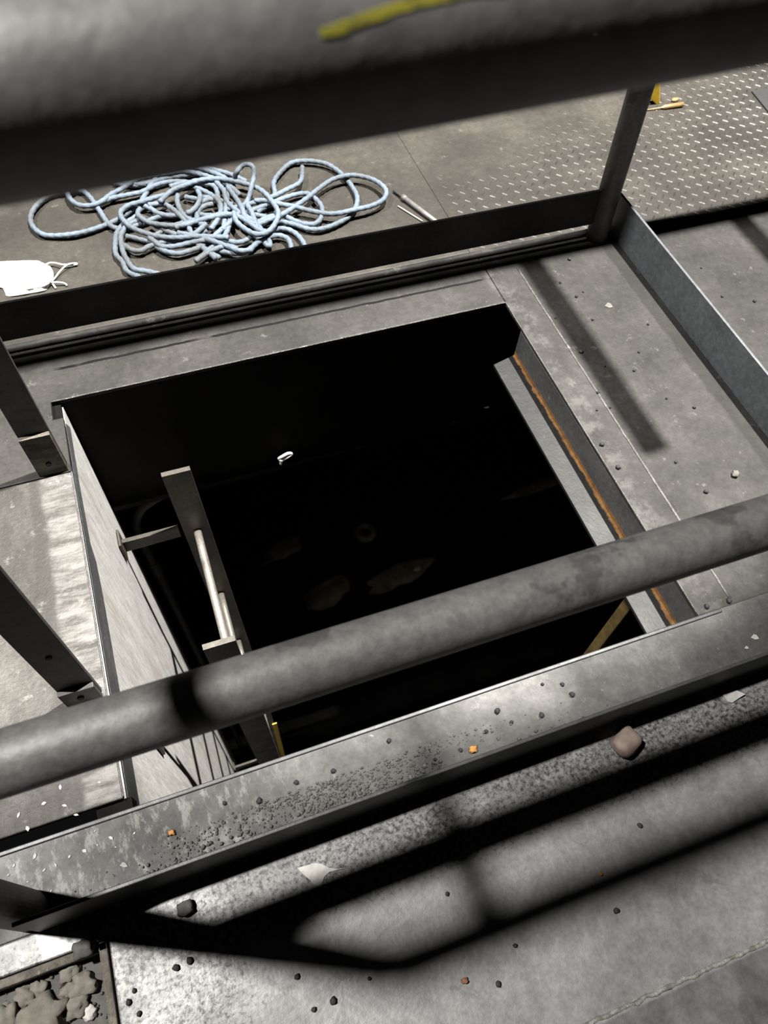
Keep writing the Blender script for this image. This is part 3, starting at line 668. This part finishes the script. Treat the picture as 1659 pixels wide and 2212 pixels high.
bm = B(); prism(bm, [(-.0042, .0006), (-.001, -.0026), (.0024, -.0018), (.0046, .0014), (.0006, .0030)], .0002, .0014)
wp = tag(obj('paint_chip', bm, M['white']), 'white chip of flaked paint lying on the left steel plates', 'chip', 'white chips on the left plates')
chips = ((30, 1870), (18, 1890), (60, 1905), (95, 1880), (120, 1868), (150, 1850), (183, 1838), (210, 1825), (110, 1925), (75, 1850), (240, 1810), (205, 1795), (140, 1740), (165, 1760), (40, 1760), (95, 1735), (60, 1790), (215, 1690), (20, 1720), (130, 1700), (125, 1040), (140, 1050), (150, 1030), (108, 1045), (180, 1480), (195, 1470), (250, 1830), (290, 1800))
for i, (px, py) in enumerate(chips):
    o = wp if i == 0 else wp.copy()
    if i: COL.objects.link(o)
    p = at(px, py, .001); q = random.uniform(.45, 1.3); o.location = (p.x, p.y, 0); o.rotation_euler = (0, 0, random.uniform(0, 6)); o.scale = (q, q * random.uniform(.5, 1), 1)
# dark crumbs, each one a thing of its own
spots = []
for q in ((1260, 1552), (1215, 1478), (1172, 1478), (1382, 1783), (1236, 1500), (1125, 1600), (995, 1620), (1074, 1536), (966, 1931), (1113, 2043), (1076, 2126), (798, 2114), (678, 2181), (720, 2162), (642, 2110), (1331, 1967), (1575, 1298), (1527, 1310), (1292, 848), (1290, 885), (1318, 880), (1306, 790), (1370, 800), (1200, 686), (1210, 610), (1260, 630), (1245, 640), (1280, 690), (1460, 998), (1525, 1062), (1500, 880), (1440, 860), (1560, 640), (1630, 650), (1515, 578), (1690, 600), (840, 1600), (720, 1665), (640, 1690), (560, 1730), (485, 1735), (290, 2140), (278, 2165), (300, 2190), (380, 2090), (410, 2075), (1170, 1545), (1105, 1560), (1050, 1580), (940, 1640), (870, 1700), (1255, 760), (1300, 960), (1335, 1010), (1380, 760), (1400, 700), (1230, 560)):
    if q[0] < 1655: spots.append(q)
bm = B(); lump(bm, (0, 0, .0028), .0046, .0038, .0034, 1, .4, 2)
proto = obj('dark_crumb', bm, M['crumb'], smooth=True)
tag(proto, 'black crumb of coal lying loose on the steel plates', 'crumb', 'black crumbs scattered on the plates')
for i, (px, py) in enumerate(spots):
    o = proto if i == 0 else proto.copy()
    if i: COL.objects.link(o)
    p = at(px, py, .002); s = random.uniform(.65, 1.25); o.location = (p.x, p.y, 0); o.rotation_euler = (0, 0, random.uniform(0, 6)); o.scale = (s, s, s)
# fine grit swept against the near toe board
bm = B(); random.seed(3)
for i in range(5200):
    px = random.gauss(.06, .17); edge = random.random() ** 1.6; py = .212 + edge * .062
    if px < -.36 or px > .62: continue
    dens = .5 + .5*noise.noise(Vector((px*9, py*20, 0))) - .35*abs(px - .08)/.4
    if random.random() > dens: continue
    r = random.choice((.0010, .0012, .0014, .0014, .0017, .0026)) * (1.25 if edge < .5 else .9)
    t = bmesh.ops.create_icosphere(bm, subdivisions=1, radius=r)
    for v in t['verts']: v.co = Vector((v.co.x * random.uniform(.8, 1.2), v.co.y, v.co.z * .85)) * (1 + .2*noise.noise(v.co * 900 + Vector((i, 0, 0)))) + Vector((px, py, r*.7))
tag(obj('grit', bm, M['grit'], origin=(.06, .23, 0), smooth=True), 'dark grey grit heaped along the inside of the near toe board', 'grit', kind='stuff')
# corner recess, lower left: steel edge bars and rubble
bm = B(); box(bm, -.3215, -.3095, -1.2, .163, -.030, -.0015); box(bm, XL, -.3095, .1505, .1625, -.030, -.0015)
tag(obj('recess_edging', bm, M['flatrust'], bevel=.0015), 'rusty dark edge bars framing the rubble recess at lower left', 'edging')
rub = (('flat pale stone in the corner of the rubble recess', 182, 2128, .016), ('oval pale stone left of the flat one in the recess', 155, 2138, .012), ('whitish crusty stone against the upper edge of the recess', 152, 2098, .013),
       ('pale crusty stone at the upper left of the recess', 55, 2150, .012), ('broad tan stone at the bottom edge of the recess', 95, 2200, .026), ('tan stone right of centre in the recess', 165, 2170, .015), ('small white lump near the right bar of the recess', 195, 2188, .0085), ('brownish stone at the left edge of the recess', 15, 2195, .014), ('small pale stone in the middle of the recess', 85, 2135, .010))
for i, (lab, px, py, r) in enumerate(rub):
    stone('rubble_stone', px, py, r, M['white'] if 'white' in lab else M['palestone'], lab, 'stone', 20 + i, .6, -.030 - r*.35, .7, .45, i*.7)
bm = B(); random.seed(11)
for i in range(420):
    x, y = random.uniform(-.62, -.325), random.uniform(-.08, .148); r = random.choice((.0015, .002, .003, .004))
    t = bmesh.ops.create_icosphere(bm, subdivisions=1, radius=r)
    for v in t['verts']: v.co = v.co * (1 + .25*noise.noise(v.co*700 + Vector((i, 1, 0)))) + Vector((x, y, -.030 + r*.6))
tag(obj('gravel', bm, M['greystone'], origin=(-.45, .05, -.03), smooth=True), 'fine dark gravel on the bottom of the recess at lower left', 'gravel', kind='stuff')
